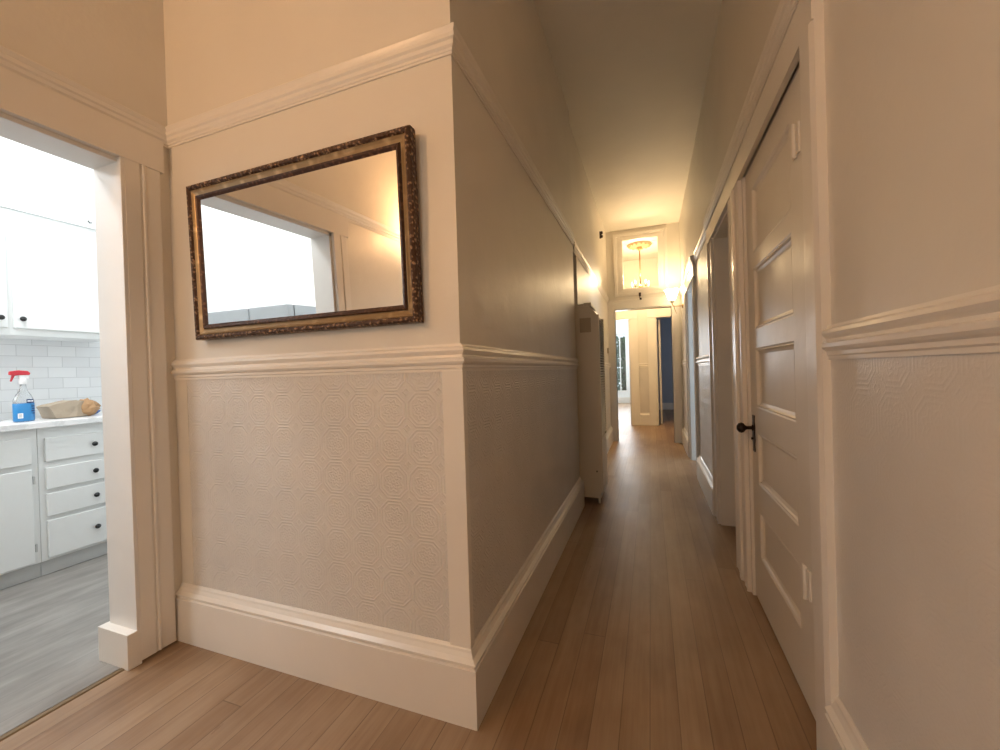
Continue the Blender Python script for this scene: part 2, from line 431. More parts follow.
# left inner corner strip beside the kitchen casing
trim(MB().mat('wall').box(XK, XK + .085, YF - .006, YF, .262, 1.262))

# kitchen opening casing
k = MB().mat('trim')
k.prism([(XK, 1.130), (XK + .025, 1.130), (XK + .025, 1.188), (XK + .019, 1.191), (XK + .019, 1.197), (XK + .027, 1.200), (XK + .027, 1.208), (XK + .021, 1.212), (XK + .021, 1.272), (XK, 1.278)], 'Z', 0.012, 2.255)
k.prism([(XK, .14), (XK + .025, .14), (XK + .025, .075), (XK + .019, .072), (XK + .019, .066), (XK + .027, .063), (XK + .027, .055), (XK + .021, .051), (XK + .021, -.005), (XK, -.013)], 'Z', 0.012, 2.255)
k.box(XK, XK + .027, -.03, 1.288, 2.25, 2.396)
trim(k, None, 'flat cream casing framing the kitchen opening', 'door casing', .002)
j = MB().mat('jamb').box(-2.36, XK + .024, 1.115, 1.130, 0, 2.25).box(-2.36, XK, .14, .16, 0, 2.25).box(-2.36, XK, .14, 1.130, 2.23, 2.25)
trim(j, None, 'deep pale jamb lining the kitchen opening', 'door jamb', .002)
pl = MB().mat('trim').box(-2.375, XK + .0255, 1.078, 1.1305, 0, .155)
trim(pl, None, 'square white plinth block at the foot of the kitchen jamb', 'plinth', .002)
trim(MB().mat('trim').box(-2.375, XK + .022, .16, .20, 0, .155).box(-2.375, -2.36, .06, .20, 0, .155), bevel=.002)
kw = [(XK, -.013), (XK, YB)]
trim(MB().mat('trim').sweep(CHAIR, kw)); struct('baseboard_back_left', MB().mat('trim').sweep(BASE, kw))
trim(MB().mat('trim').sweep(PICT, [(XK, YF), (XK, YB)]), None, 'picture rail above the kitchen opening', 'picture rail')
trim(MB().mat('dado_y').box(XK, XK + .004, YB, -.013, .26, 1.262))
th = MB().mat('strip').prism([(-2.212, 0), (-2.184, 0), (-2.188, .005), (-2.208, .005)], 'Y', .20, 1.078)
trim(th, None, 'narrow brass threshold strip between wooden and grey floors', 'threshold')
trim(MB().mat('vinyl').box(-2.33, -2.214, .20, 1.077, 0, .004))

# right wall mouldings: travel +Y keeps "out" at -X
near = [(XR, YB), (XR, 1.455)]
struct('baseboard_right', MB().mat('trim').sweep(BASE, near), None, 'baseboard of the near right wall', 'baseboard')
trim(MB().mat('trim').sweep(CHAIR, near), None, 'chair rail on the near right wall', 'chair rail')
trim(MB().mat('dado_r').box(XR - .004, XR, YB, 1.455, .26, 1.262), None, 'embossed wall covering on the near right wall', 'dado')
mid = [(XR, 3.80), (XR, 5.02)]
struct('baseboard_right_middle', MB().mat('trim').sweep(BASE, mid)); trim(MB().mat('trim').sweep(CHAIR, mid), None, 'short chair rail between the right-hand doorways', 'chair rail')
trim(MB().mat('dado_y').box(XR - .004, XR, 3.80, 5.02, .26, 1.262), None, 'embossed covering between the right-hand doorways', 'dado')
farr = [(XR, 6.17), (XR, YE)]
struct('baseboard_right_far', MB().mat('trim').sweep(BASE, farr)); trim(MB().mat('trim').sweep(CHAIR, farr))
trim(MB().mat('dado_y').box(XR - .004, XR, 6.17, YE, .26, 1.262))
trim(MB().mat('trim').sweep(PICT, [(XR, 3.84), (XR, 5.0)])); trim(MB().mat('trim').sweep(PICT, [(XR, 6.19), (XR, YE)]))
trim(MB().mat('trim').sweep(shift(PICT, .03), [(XR, YB), (XR, 3.84)]), None, 'picture rail above the panelled door', 'picture rail')
trim(MB().mat('trim').sweep(shift(PICT, .03), [(XR, 5.0), (XR, 6.19)]))
def vcasing(mb, a, b, z1, d=.035, z0=0.0):
    """upright board from y=a (opening side) to y=b with bead and backband"""
    s = 1 if b > a else -1; w_ = abs(b - a)
    P = [(0, 0), (d * .75, 0), (d * .85, .006), (d * .70, .012), (d * .70, w_ * .40), (d * .80, w_ * .46), (d * .62, w_ * .52), (d * .62, w_ - .028), (d, w_ - .022), (d, w_ - .004), (d * .8, w_), (0, w_)]
    mb.prism([(XR - o, a + s * t) for o, t in P], 'Z', z0, z1)
ca = MB().mat('trim')
ca.prism([(XR, 1.56), (XR - .030, 1.56), (XR - .032, 1.552), (XR - .032, 1.475), (XR - .024, 1.455), (XR, 1.455)], 'Z', 0, HD); vcasing(ca, 2.56, 2.71, HD); vcasing(ca, 2.86, 2.71, HD)
ca.box(XR - .03, XR, 1.455, 2.71, HD, 2.402)
trim(ca, None, 'moulded casing around the panelled door', 'door casing')
cb = MB().mat('trim'); vcasing(cb, 3.60, 3.80, HD); cb.box(XR - .03, XR, 2.71, 3.84, HD, 2.402)
trim(cb, None, 'moulded casing of the nearer right-hand doorway', 'door casing')
cc = MB().mat('trim'); vcasing(cc, 5.17, 5.02, HD); vcasing(cc, 6.00, 6.17, HD); cc.box(XR - .03, XR, 5.0, 6.19, HD, 2.402)
trim(cc, None, 'moulded casing of the farther right-hand doorway', 'door casing')
jm = MB().mat('door').box(XR - .008, .66, 1.56, 1.58, 0, HD).box(XR - .008, .66, 2.53, 2.56, 0, HD).box(XR - .008, .66, 1.56, 2.56, HD, HD + .02)
jm.box(.545, .56, 1.58, 1.60, 0, HD).box(.545, .56, 2.51, 2.53, 0, HD)
trim(jm)
jm = MB().mat('door').box(XR - .008, .66, 3.575, 3.60, 0, HD).box(XR - .008, .66, 2.86, 2.885, 0, HD).box(XR - .008, .66, 2.885, 3.575, HD - .02, HD)
trim(jm, None, 'flat jamb of the nearer right-hand doorway', 'door jamb')
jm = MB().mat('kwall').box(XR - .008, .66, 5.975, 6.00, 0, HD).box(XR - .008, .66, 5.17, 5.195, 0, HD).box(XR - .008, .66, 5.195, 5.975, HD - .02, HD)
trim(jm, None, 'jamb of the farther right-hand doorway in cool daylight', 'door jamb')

# end wall: casing, transom frame
e = MB().mat('trim')
e.box(XL2 + .0, -.55, YE - .022, YE, 0, 2.27).box(.35, .465, YE - .022, YE, 0, 2.27).box(XL2, .465, YE - .022, YE, 2.27, 2.40)
e.box(XL2, .5, YE - .032, YE, 2.39, 2.425)
e.box(-.57, -.55, YE - .028, YE + .14, 0, 2.28).box(.35, .37, YE - .028, YE + .14, 0, 2.28).box(-.55, .35, YE - .012, YE + .14, 2.255, 2.27)
trim(e, None, 'casing around the open doorway at the hall end', 'door casing', .002)
def ring(mb, x0, x1, z0, z1, w_, ya, yb):
    mb.box(x0, x0 + w_, ya, yb, z0, z1).box(x1 - w_, x1, ya, yb, z0, z1).box(x0 + w_, x1 - w_, ya, yb, z0, z0 + w_).box(x0 + w_, x1 - w_, ya, yb, z1 - w_, z1)
t = MB().mat('trim'); ring(t, -.54, .31, 2.49, 3.55, .045, YE - .035, YE); ring(t, -.495, .265, 2.535, 3.505, .05, YE - .018, YE); ring(t, -.445, .215, 2.56, 3.48, .05, YE - .028, YE + .03)
win = struct('window_1', MB().mat('pane').box(-.40, .17, YE + .05, YE + .055, 2.60, 3.44), None, 'glazed transom over the doorway at the hall end', 'transom window')
t.build('window_frame', None, win, bevel=.002)
lt = MB().mat('bronze').box(-.15, -.115, YE - .05, YE - .035, 2.46, 2.52).box(-.138, -.105, YE - .055, YE - .03, 2.40, 2.43).tube([(-.133, YE - .045, 2.50), (-.133, YE - .05, 2.42)], .007)
lt.build('window_latch', None, win)

# vestibule mouldings
v = MB().mat('trim')
for a, b in ((-.41, -.235), (-.04, .13)): v.box(a, b, 9.395, 9.45, 0, 2.33)
v.box(-1.33, -.235, 9.385, 9.45, 2.33, 2.49).box(-.04, 1.0, 9.385, 9.45, 2.33, 2.49).box(-1.3, -1.16, 9.425, 9.45, 0, 2.33).box(.87, .95, 9.425, 9.45, 0, 2.33)
trim(v, None, 'casings of the two doorways beyond the hall end', 'door casing', .003)
v = MB().mat('trim').box(-.43, -.41, 9.43, 9.60, 0, 2.33).box(-1.16, -1.14, 9.43, 9.60, 0, 2.33).box(.13, .15, 9.43, 9.60, 0, 2.33).box(.85, .87, 9.43, 9.60, 0, 2.33)
trim(v)
v = MB().mat('trim').sweep(BASE, [(-.04, 9.45), (-.235, 9.45)]); trim(v)
v = MB().mat('trim').sweep(CHAIR, [(-.04, 9.45), (-.235, 9.45)]); trim(v)
trim(MB().mat('dado_x').box(-.235, -.04, 9.446, 9.45, .26, 1.262))
trim(MB().mat('trim').box(-3.2, -.12, YW - .02, YW, 0, .2))

wn3 = struct('window_fill', MB().mat('pane').box(-1.32, -.48, YB - .085, YB - .08, .78, 2.22), None, 'unseen sash window added in the back wall for frontal fill light', 'window')  # unseen window added, with its area lamp, to brighten surfaces facing the camera
wf = MB().mat('trim'); ring(wf, -1.45, -.35, .65, 2.35, .10, YB, YB + .02); ring(wf, -1.35, -.45, .75, 2.25, .04, YB - .10, YB - .06); wf.box(-1.32, -.48, YB - .10, YB - .06, 1.48, 1.52)
wf.build('window_frame', None, wn3, bevel=.003)
# far window with a garden behind it
wf = MB().mat('kcab')
ring(wf, -1.28, -.78, .40, 2.54, .05, YW - .03, YW + .06); wf.box(-1.045, -1.01, YW, YW + .05, .42, 2.52)
win = struct('window_2', MB().mat('pane').box(-1.25, -.81, YW + .03, YW + .035, .43, 2.51), None, 'tall window of the bright far room', 'window')
wf.build('window_frame', None, win, bevel=.003)
struct('ground', MB().mat('lawn').box(-8, 6, YW + .14, 30, -.3, -.1))

# ------------------------------------------------------------------ doors
def panel_leaf(mb, xf, y0, y1, z0, z1, panels, th=.04, s=1):
    """leaf in a plane of constant X, face at xf looking toward -X*s; panels: (ya,yb,za,zb)"""
    ya, yb = panels[0][0], panels[0][1]
    mb.box(xf, xf + th * s, y0, ya, z0, z1).box(xf, xf + th * s, yb, y1, z0, z1)
    zs = z0
    for p in sorted(panels, key=lambda q: q[2]):
        mb.box(xf, xf + th * s, ya, yb, zs, p[2]); zs = p[3]
    mb.box(xf, xf + th * s, ya, yb, zs, z1)
    for (a, b, c0, c1) in panels:
        lv = [(0, 0), (.006, .004), (.012, .002), (.018, .010), (.030, .016)]
        rows = []
        for i, dpt in lv:
            x = xf + dpt * s; rows += [(x, a + i, c0 + i), (x, b - i, c0 + i), (x, b - i, c1 - i), (x, a + i, c1 - i)]
        fs = []
        for r_ in range(len(lv) - 1):
            for k_ in range(4): fs.append((r_ * 4 + k_, r_ * 4 + (k_ + 1) % 4, r_ * 4 + 4 + (k_ + 1) % 4, r_ * 4 + 4 + k_))
        e_ = (len(lv) - 1) * 4; fs.append((e_, e_ + 1, e_ + 2, e_ + 3))
        mb.add(rows, fs)
        mb.box(xf + th * s * .6, xf + th * s, a, b, c0, c1)
PAN = [(1.805, 2.40, 1.815, 2.145), (1.805, 2.40, 1.430, 1.740), (1.805, 2.40, 1.030, 1.335), (1.805, 2.40, .640, .905), (1.805, 2.40, .255, .500)]
lf = MB().mat('door'); panel_leaf(lf, .505, 1.665, 2.525, .012, 2.277, PAN)
lf.box(.505, .545, 1.582, 1.665, .012, 2.277)
dr = struct('door_1', lf, None, 'closed cream five-panel door with dark knob in the right wall', 'door')
# knob and plate
kb = MB().mat('bronze').lathe([(.0, -.078), (.012, -.077), (.024, -.068), (.028, -.056), (.025, -.046), (.014, -.038), (.009, -.030), (.009, -.008), (.016, -.006), (.016, .0)], (0.501, 2.468, .918), 'X', 20)
kb.build('door_knob', None, dr)
ep = MB().mat('bronze')
out = []
for i in range(13):
    tt = i / 12; z = .795 + .19 * tt; wdt = .016 + .006 * math.sin(tt * PI) + .004 * math.cos(tt * 6 * PI)
    out.append((wdt, z))
poly = [(2.468 - a_, z) for a_, z in out] + [(2.468 + a_, z) for a_, z in out[::-1]]
ep.prism(poly, 'X', .500, .505)
ep.lathe([(.0, -.012), (.006, -.011), (.007, -.001)], (.501, 2.468, .862), 'X', 12)
ep.build('escutcheon', None, dr)
for z in (2.035, .47):
    h = MB().mat('door').lathe([(.0, z - .062), (.007, z - .060), (.0085, z - .055), (.0085, z + .055), (.007, z + .060), (0, z + .062)], (.497, 1.725, 0), 'Z', 12)
    h.box(.499, .505, 1.69, 1.76, z - .052, z + .052)
    h.build('hinge', None, dr)
# nearer doorway: a closed leaf set back in its jamb
lf = MB().mat('door'); panel_leaf(lf, .60, 2.89, 3.57, .014, 2.235, [(3.0, 3.46, .25, .95), (3.0, 3.46, 1.10, 2.12)])
dr2 = struct('door_2', lf, None, 'cream door set back in the nearer right-hand doorway', 'door')
# open door of the blue room, seen on edge
lf = MB().mat('door'); panel_leaf(lf, .185, 9.63, 10.33, .014, 2.30, [(9.74, 10.22, .25, .95), (9.74, 10.22, 1.1, 2.15)])
dr3 = struct('door_3', lf, None, 'open white door seen on edge before the blue grey room', 'door')

# ------------------------------------------------------------------ mirror
TH = .0284
X0, X1, Z0, HH = -1.968, -.782, 1.442, .702
mw, mh = X1 - X0, HH
mr = thing('framed_mirror', 'large gilt and bronze carved framed mirror hanging tilted forward on the short wall', 'mirror', ((X0 + X1) / 2, 1.320, Z0))
mr.rotation_euler = (TH, 0, 0)
def frame_band(prof, mat, name):
    """prof: (inset from outer edge, forward distance) closed outline swept round the rectangle (local: x, z; forward = -y)"""
    mb = MB().mat(mat); cs = [(-mw / 2, 0, 1, 1), (mw / 2, 0, -1, 1), (mw / 2, mh, -1, -1), (-mw / 2, mh, 1, -1)]
    vs = []
    for cx, cz, sx, sz in cs: vs += [(cx + sx * i, -fw, cz + sz * i) for i, fw in prof]
    k_ = len(prof); fs = []
    for i in range(4):
        j_ = (i + 1) % 4
        for t_ in range(k_): fs.append((i * k_ + t_, j_ * k_ + t_, j_ * k_ + (t_ + 1) % k_, i * k_ + (t_ + 1) % k_))
    return mb.add(vs, fs)
fr = frame_band([(0, 0), (0, .034), (.003, .041), (.010, .045), (.018, .043), (.023, .036), (.023, 0)], 'carved', 'frame').build('outer_frame', None, mr)
frame_band([(.023, 0), (.023, .034), (.027, .036), (.034, .030), (.045, .025), (.050, .026), (.050, 0)], 'gold', '').build('gold_band', None, mr)
frame_band([(.048, 0), (.048, .030), (.053, .037), (.060, .034), (.069, .0255), (.069, .010), (.060, 0)], 'umber', '').build('inner_lip', None, mr)
# carved leaves along the outer band
lv = MB().mat('carved')
def leaf(cx, cz, ax, az, sgn):
    L, W, Hh = .016, .0065, .004
    px_, pz_ = -az, ax
    q = math.radians(35) * sgn
    dx, dz = ax * math.cos(q) + px_ * math.sin(q), az * math.cos(q) + pz_ * math.sin(q); ox, oz = -dz, dx
    c_ = (cx, -.0445, cz)
    pts = [(cx - dx * L / 2, -.042, cz - dz * L / 2), (cx + ox * W / 2, -.042, cz + oz * W / 2), (cx + dx * L / 2, -.042, cz + dz * L / 2), (cx - ox * W / 2, -.042, cz - oz * W / 2), (cx, -.042 - Hh, cz)]
    lv.add(pts, [(0, 1, 4), (1, 2, 4), (2, 3, 4), (3, 0, 4)], True)
n_ = int(mw / .0125)
for i in range(n_):
    x = -mw / 2 + .012 + (mw - .024) * i / (n_ - 1)
    for zc in (.0115, mh - .0115): leaf(x, zc, 1, 0, 1 if i % 2 else -1)
n_ = int(mh / .0125)
for i in range(1, n_ - 1):
    z = .012 + (mh - .024) * i / (n_ - 1)
    for xc in (-mw / 2 + .0115, mw / 2 - .0115): leaf(xc, z, 0, 1, 1 if i % 2 else -1)
lv.build('carving', None, mr)
MB().mat('mirror').box(-mw / 2 + .062, mw / 2 - .062, -.025, -.021, .062, mh - .062).build('mirror_glass', None, mr)

# ------------------------------------------------------------------ wall heater
hx0, hx1, hy0, hy1 = XL2 + .0, -.452, 3.86, 4.27
ht = thing('wall_heater', 'tall beige metal wall heater with louvred front standing against the left hall wall', 'heater', (-.56, 4.06, 0))
def loc(mb): mb.v = [(x + .56, y - 4.06, z) for x, y, z in mb.v]; return mb
b = MB().mat('heater').prism([(hx0, .05), (-.458, .05), (-.458, 1.77), (-.488, 1.812), (-.52, 1.845), (hx0, 1.852)], 'Y', hy0, hy1)
loc(b).build('body', None, ht, bevel=.004)
b = MB().mat('heater').box(-.655, -.575, hy0 + .02, hy1 - .02, 1.845, 1.872).box(-.575, -.505, hy0 + .02, hy1 - .02, 1.845, 1.88)
loc(b).build('top_cap', None, ht, bevel=.003)
b = MB().mat('dark').box(-.460, -.452, hy0 + .03, hy1 - .01, .62, 1.745)
b.mat('heater')
for i in range(44):
    z = .63 + i * .0252
    b.prism([(-.458, z + .013), (-.436, z), (-.436, z + .006), (-.458, z + .017)], 'Y', hy0 + .02, hy1 - .005)
b.box(-.460, -.436, hy0, hy0 + .022, .60, 1.76).box(-.460, -.436, hy1 - .01, hy1, .60, 1.76)
loc(b).build('louvred_grille', None, ht)
b = MB().mat('heater').box(-.460, -.438, hy0 + .002, hy1 - .002, .10, .60)
loc(b).build('access_panel', None, ht, bevel=.003)
b = MB().mat('plate').box(-.612, -.508, hy0 - .006, hy0, 1.60, 1.735)
o_ = loc(b).build('rating_plate', None, ht, bevel=.002); o_['label'] = 'small square brown plate'
b = MB().mat('black').lathe([(0, -.01), (.007, -.009), (.007, 0)], (-.49, hy0, .30), 'Y', 10)
loc(b).build('screw', None, ht)
for a_ in (-.645, -.485):
    for y_ in (hy0 + .01, hy1 - .03): loc(MB().mat('heater').box(a_, a_ + .018, y_, y_ + .02, 0, .062)).build('foot', None, ht)

# ------------------------------------------------------------------ small wall fittings
b = MB().mat('bronze').box(XL2, XL2 + .012, 6.33, 6.37, 3.235, 3.335).prism([(XL2, 3.235), (XL2 + .045, 3.245), (XL2 + .05, 3.27), (XL2 + .022, 3.285), (XL2 + .05, 3.305), (XL2 + .045, 3.335), (XL2, 3.335)], 'Y', 6.335, 6.365)
tag(b.build('wall_hook', None), 'small dark metal hook high on the left wall near the ceiling', 'hook')
b = MB().mat('plate').box(XL2, XL2 + .022, 7.04, 7.11, 1.515, 1.605)
o_ = b.build('thermostat', None, bevel=.004); tag(o_, 'small grey thermostat on the left wall beside the end doorway', 'thermostat')
MB().mat('whitep').box(XL2 + .022, XL2 + .026, 7.055, 7.095, 1.56, 1.59).build('display', None, o_)

# ------------------------------------------------------------------ sconces
def sconce(name, label, at, side):
    """side = -1: arm grows toward -X from the wall plane; local origin on the wall"""
    r = thing(name, label, 'wall lamp', at); s = side
    MB().mat('brass').lathe([(0, 0), (.036, s * .001), (.036, s * .008), (.024, s * .016), (.010, s * .022), (0, s * .024)], (0, 0, 0), 'X', 20).build('wall_plate', None, r)
    MB().mat('brass').tube([(s * .015, 0, 0), (s * .07, 0, .004), (s * .115, 0, .004), (s * .143, 0, .015), (s * .154, 0, .045), (s * .156, 0, .07)], [.007, .007, .007, .0075, .008, .009]).build('arm', None, r)
    MB().mat('brass').tube([(s * .135, 0, .01), (s * .122, 0, -.035), (s * .108, 0, -.08), (s * .098, 0, -.115)], [.006, .0055, .004, .0025]).build('tail', None, r)
    MB().mat('bronze').lathe([(.0, .062), (.022, .064), (.030, .075), (.034, .09), (.030, .096), (0, .097)], (s * .156, 0, 0), 'Z', 20).build('fitter', None, r)
    sh = MB().mat('shade'); n = 32; prof = [(.028, .088), (.046, .110), (.062, .145), (.074, .185), (.088, .225), (.110, .262)]
    vs = []; fs = []
    for i, (rr, h) in enumerate(prof):
        fl = i / (len(prof) - 1)
        for k_ in range(n):
            a_ = 2 * PI * k_ / n; q = rr * (1 + .07 * fl * math.cos(6 * a_)); vs.append((s * .156 + q * math.cos(a_), q * math.sin(a_), h + .010 * fl * math.cos(6 * a_)))
    for i in range(len(prof) - 1):
        for k_ in range(n): fs.append((i * n + k_, i * n + (k_ + 1) % n, (i + 1) * n + (k_ + 1) % n, (i + 1) * n + k_))
    sh.add(vs, fs, True); o = sh.build('lamp_shade', None, r)
    sm = o.modifiers.new('thick', 'SOLIDIFY'); sm.thickness = .002
    MB().mat('bulb').lathe([(0, .10), (.012, .105), (.013, .12), (.022, .14), (.026, .16), (.02, .18), (.008, .192), (0, .195)], (s * .156, 0, 0), 'Z', 16).build('bulb', None, r)
    return r
def point(at, power, col, rad):
    l = bpy.data.lights.new('lamp_light', 'POINT'); l.energy = power; l.color = col; l.shadow_soft_size = rad
    o = bpy.data.objects.new('lamp_light', l); C.objects.link(o); o.location = at; return o
sconce('wall_sconce', 'lit brass wall sconce with flared glass shade near the end of the right wall', (XR, 6.88, 2.19), -1)
point((XR - .156, 6.88, 2.385), 62, (1, .69, .36), .045)
sconce('wall_sconce', 'lit wall sconce above the rail past the kitchen opening', (XK, -1.05, 2.2), 1)
point((XK + .18, -1.05, 2.49), 64, (1, .54, .24), .09)

# ------------------------------------------------------------------ vestibule chandelier under its plaster rose
CX, CY = -.135, 8.30
ro = MB().mat('plaster').lathe([(.22, 0), (.235, -.010), (.215, -.022), (.19, -.018), (.165, -.030), (.13, -.026), (.10, -.040), (.05, -.045), (0, -.045)], (CX, CY, ZC), 'Z', 40)
for k_ in range(14):
    a_ = 2 * PI * k_ / 14; ro.lathe([(0, -.05), (.018, -.046), (.026, -.032), (.026, -.012)], (CX + .185 * math.cos(a_), CY + .185 * math.sin(a_), ZC), 'Z', 10)
tag(ro.build('ceiling_medallion', None), 'round gilded plaster medallion on the ceiling beyond the transom', 'ceiling medallion')
ch = thing('chandelier', 'small candle chandelier hanging from the medallion seen through the transom', 'chandelier', (CX, CY, ZC))
MB().mat('brass').lathe([(0, -.045), (.05, -.05), (.045, -.075), (.02, -.11), (.0, -.112)], n=20).build('canopy', None, ch)
MB().mat('brass').tube([(0, 0, -.10), (0, 0, -.78)], .011).build('rod', None, ch)
MB().mat('brass').lathe([(0, -.76), (.03, -.78), (.045, -.82), (.03, -.86), (.012, -.885), (0, -.90)], n=20).build('body', None, ch)
for k_ in range(5):
    a_ = 2 * PI * k_ / 5 + .35; ca_, sa_ = math.cos(a_), math.sin(a_)
    ar = MB().mat('brass').tube([(.03 * ca_, .03 * sa_, -.83), (.08 * ca_, .08 * sa_, -.87), (.13 * ca_, .13 * sa_, -.86), (.16 * ca_, .16 * sa_, -.82)], .007).build('arm', None, ch)
    MB().mat('brass').lathe([(0, -.82), (.018, -.818), (.022, -.808), (.0, -.806)], (.16 * ca_, .16 * sa_, 0), n=12).build('candle_cup', None, ar)
    MB().mat('whitep').lathe([(.009, -.81), (.009, -.765), (0, -.764)], (.16 * ca_, .16 * sa_, 0), n=10).build('candle_sleeve', None, ar)
    MB().mat('bulb').lathe([(.006, -.765), (.014, -.745), (.013, -.725), (.004, -.70), (0, -.695)], (.16 * ca_, .16 * sa_, 0), n=12).build('bulb', None, ar)
point((CX, CY, ZC - .62), 75, (1, .72, .40), .12)

# ------------------------------------------------------------------ kitchen
def knob(mb_parent, x, y, z, s=1):
    m_ = MB().mat('black').lathe([(0, s * .026), (.010, s * .025), (.0165, s * .020), (.0165, s * .016), (.008, s * .010), (.006, s * .004), (.009, 0), (0, 0)], (x, y, z), 'X', 16)
    return m_.build('knob', None, mb_parent)
FX = -3.785
lc = thing('drawer_cabinet', 'white lower cabinet with a stack of four drawers beside the kitchen doorway', 'cabinet', (0, 0, 0))
b = MB().mat('kcab').box(-4.345, FX, 1.447, 2.02, .092, .974)
b.build('body', None, lc, bevel=.002)
MB().mat('toe').box(-4.3, FX - .01, 1.447, 2.02, 0, .092).build('toe_kick', None, lc)
for z0, z1 in ((.748, .905), (.563, .707), (.384, .536), (.111, .356)):
    o_ = MB().mat('kcab').box(FX, FX + .022, 1.476, 1.975, z0, z1).build('drawer', None, lc, bevel=.004)
    knob(o_, FX + .022, 1.724, (z0 + z1) / 2 + .0)
sc_ = thing('door_cabinet', 'white lower cabinet with hinged door left of the drawer stack', 'cabinet', (0, 0, 0))
MB().mat('kcab').box(-4.345, FX, .55, 1.445, .092, .974).build('body', None, sc_, bevel=.002)
MB().mat('toe').box(-4.3, FX - .01, .55, 1.445, 0, .092).build('toe_kick', None, sc_)
for y0, y1 in ((1.0, 1.412), (.57, .982)):
    MB().mat('kcab').box(FX, FX + .022, y0, y1, .745, .917).build('drawer', None, sc_, bevel=.004)
    o_ = MB().mat('kcab').box(FX, FX + .022, y0, y1, .105, .712).build('door', None, sc_, bevel=.004)
    for z in (.64, .20): MB().mat('toe').box(FX + .001, FX + .024, y1 + .001, y1 + .010, z - .025, z + .025).build('hinge', None, o_)
    knob(o_, FX + .022, y0 + .05, .62)
MB().mat('quartz').box(-4.345, FX + .045, .53, 2.05, .976, 1.015)
ct = MB().mat('quartz').box(-4.345, FX + .045, .53, 2.05, .975, 1.015).build('countertop', None, bevel=.003)
tag(ct, 'pale grey marbled countertop over the white lower cabinets', 'countertop')
struct('wall_backsplash', MB().mat('tile').box(-4.35, -4.342, .53, 2.6, 1.015, 1.60), None, 'white subway tile backsplash behind the counter', 'backsplash')
uc = thing('wall_cupboard', 'white double-door wall cupboard above the tiled backsplash', 'wall cupboard', (0, 0, 0))
MB().mat('kcab').box(-4.345, -4.022, .88, 1.99, 1.60, 2.45).build('body', None, uc, bevel=.002)
for y0, y1, ky in ((.90, 1.415, 1.378), (1.442, 1.955, 1.478)):
    o_ = MB().mat('kcab').box(-4.022, -4.0, y0, y1, 1.647, 2.415).build('door', None, uc, bevel=.004)
    knob(o_, -4.0, ky, 1.71)
hk = MB().mat('whitep').box(-4.0, -3.994, 1.84, 1.848, 2.49, 2.56).mat('black').tube([(-3.995, 1.844, 2.50), (-3.985, 1.852, 2.485), (-3.985, 1.865, 2.49)], .004)
# soffit above the cupboard, flush with its doors
struct('trim_soffit', MB().mat('kwall').box(-4.35, -4.004, .0, 2.6, 2.452, ZC))
tag(hk.build('cup_hook', None), 'tiny white and black hook above the cupboard door', 'hook')

# refrigerator (seen in the mirror)
rf = thing('refrigerator', 'grey steel refrigerator seen through the mirror in the kitchen', 'refrigerator', (-3.25, -.39, 0))
MB().mat('steel').box(-.52, .45, -.38, .33, .02, 1.80).build('body', None, rf, bevel=.006)
MB().mat('steel').box(-.52, -.004, .335, .40, .62, 1.80).build('door', None, rf, bevel=.01)
o_ = MB().mat('steel').box(.004, .45, .335, .40, .62, 1.80).build('door', None, rf, bevel=.01)
MB().mat('steel').box(-.52, .45, .335, .40, .05, .61).build('drawer', None, rf, bevel=.01)
for x in (-.05, .05): MB().mat('steel').tube([(x, .402, .8), (x, .44, .83), (x, .44, 1.5), (x, .402, 1.53)], .01).build('handle', None, rf)
for x in (-.4, .36):
    for y in (-.34, .26): MB().mat('black').box(x, x + .04, y, y + .04, 0, .022).build('foot', None, rf)

# spray bottle
sb = thing('spray_bottle', 'clear spray bottle of blue cleaner with red trigger on the countertop', 'bottle', (-3.95, 1.452, 1.015))
def oval(mb, prof, sx, sy, n=28):
    vs = []; fs = []
    for r, h in prof:
        for k_ in range(n):
            a_ = 2 * PI * k_ / n; vs.append((r * sx * math.cos(a_), r * sy * math.sin(a_), h))
    for i in range(len(prof) - 1):
        for k_ in range(n): fs.append((i * n + k_, i * n + (k_ + 1) % n, (i + 1) * n + (k_ + 1) % n, (i + 1) * n + k_))
    fs.append(tuple(range(n))[::-1]); fs.append(tuple((len(prof) - 1) * n + k_ for k_ in range(n)))
    return mb.add(vs, fs, True)
SX, SY = .55, 1.
oval(MB().mat('clear'), [(.045, 0), (.05, .006), (.050, .13), (.047, .15), (.036, .18), (.022, .205), (.017, .225), (.015, .262)], SX, SY).build('bottle_body', None, sb)
oval(MB().mat('bluelab'), [(.048, .004), (.0508, .008), (.0508, .122), (.048, .124)], SX * 1.03, SY * 1.01).build('label_band', None, sb)
pt = MB().mat('navy').box(.0275, .0295, .004, .036, .125, .150); pt.mat('whitep')
for k_ in range(4): pt.box(.0295, .030, .008 + k_ * .007, .013 + k_ * .007, .133, .143)
for k_, (a_, b_) in enumerate(((.030, .047), (.034, .047), (.030, .046), (.036, .047))): pt.mat('navy').box(.024, .0275, a_ - .004, b_ - .006, .10 - k_ * .016, .106 - k_ * .016)
pt.build('front_label', None, sb)
bc = MB().mat('whitep').box(.0262, .0282, -.038, -.014, .025, .058).mat('toe').box(.0282, .0286, -.034, -.018, .030, .053)
bc.build('back_label', None, sb)
MB().mat('whitep').lathe([(.018, .250), (.019, .255), (.019, .282), (.014, .29), (0, .291)], n=20).build('cap', None, sb)
h = MB().mat('red').prism([(-.062, .315), (-.060, .338), (-.02, .345), (.022, .340), (.034, .325), (.030, .312), (-.02, .312), (-.04, .308)], 'X', -.013, .013)
h.mat('whitep').box(-.011, .011, -.02, .026, .285, .313)
h.build('spray_head', None, sb, bevel=.004)
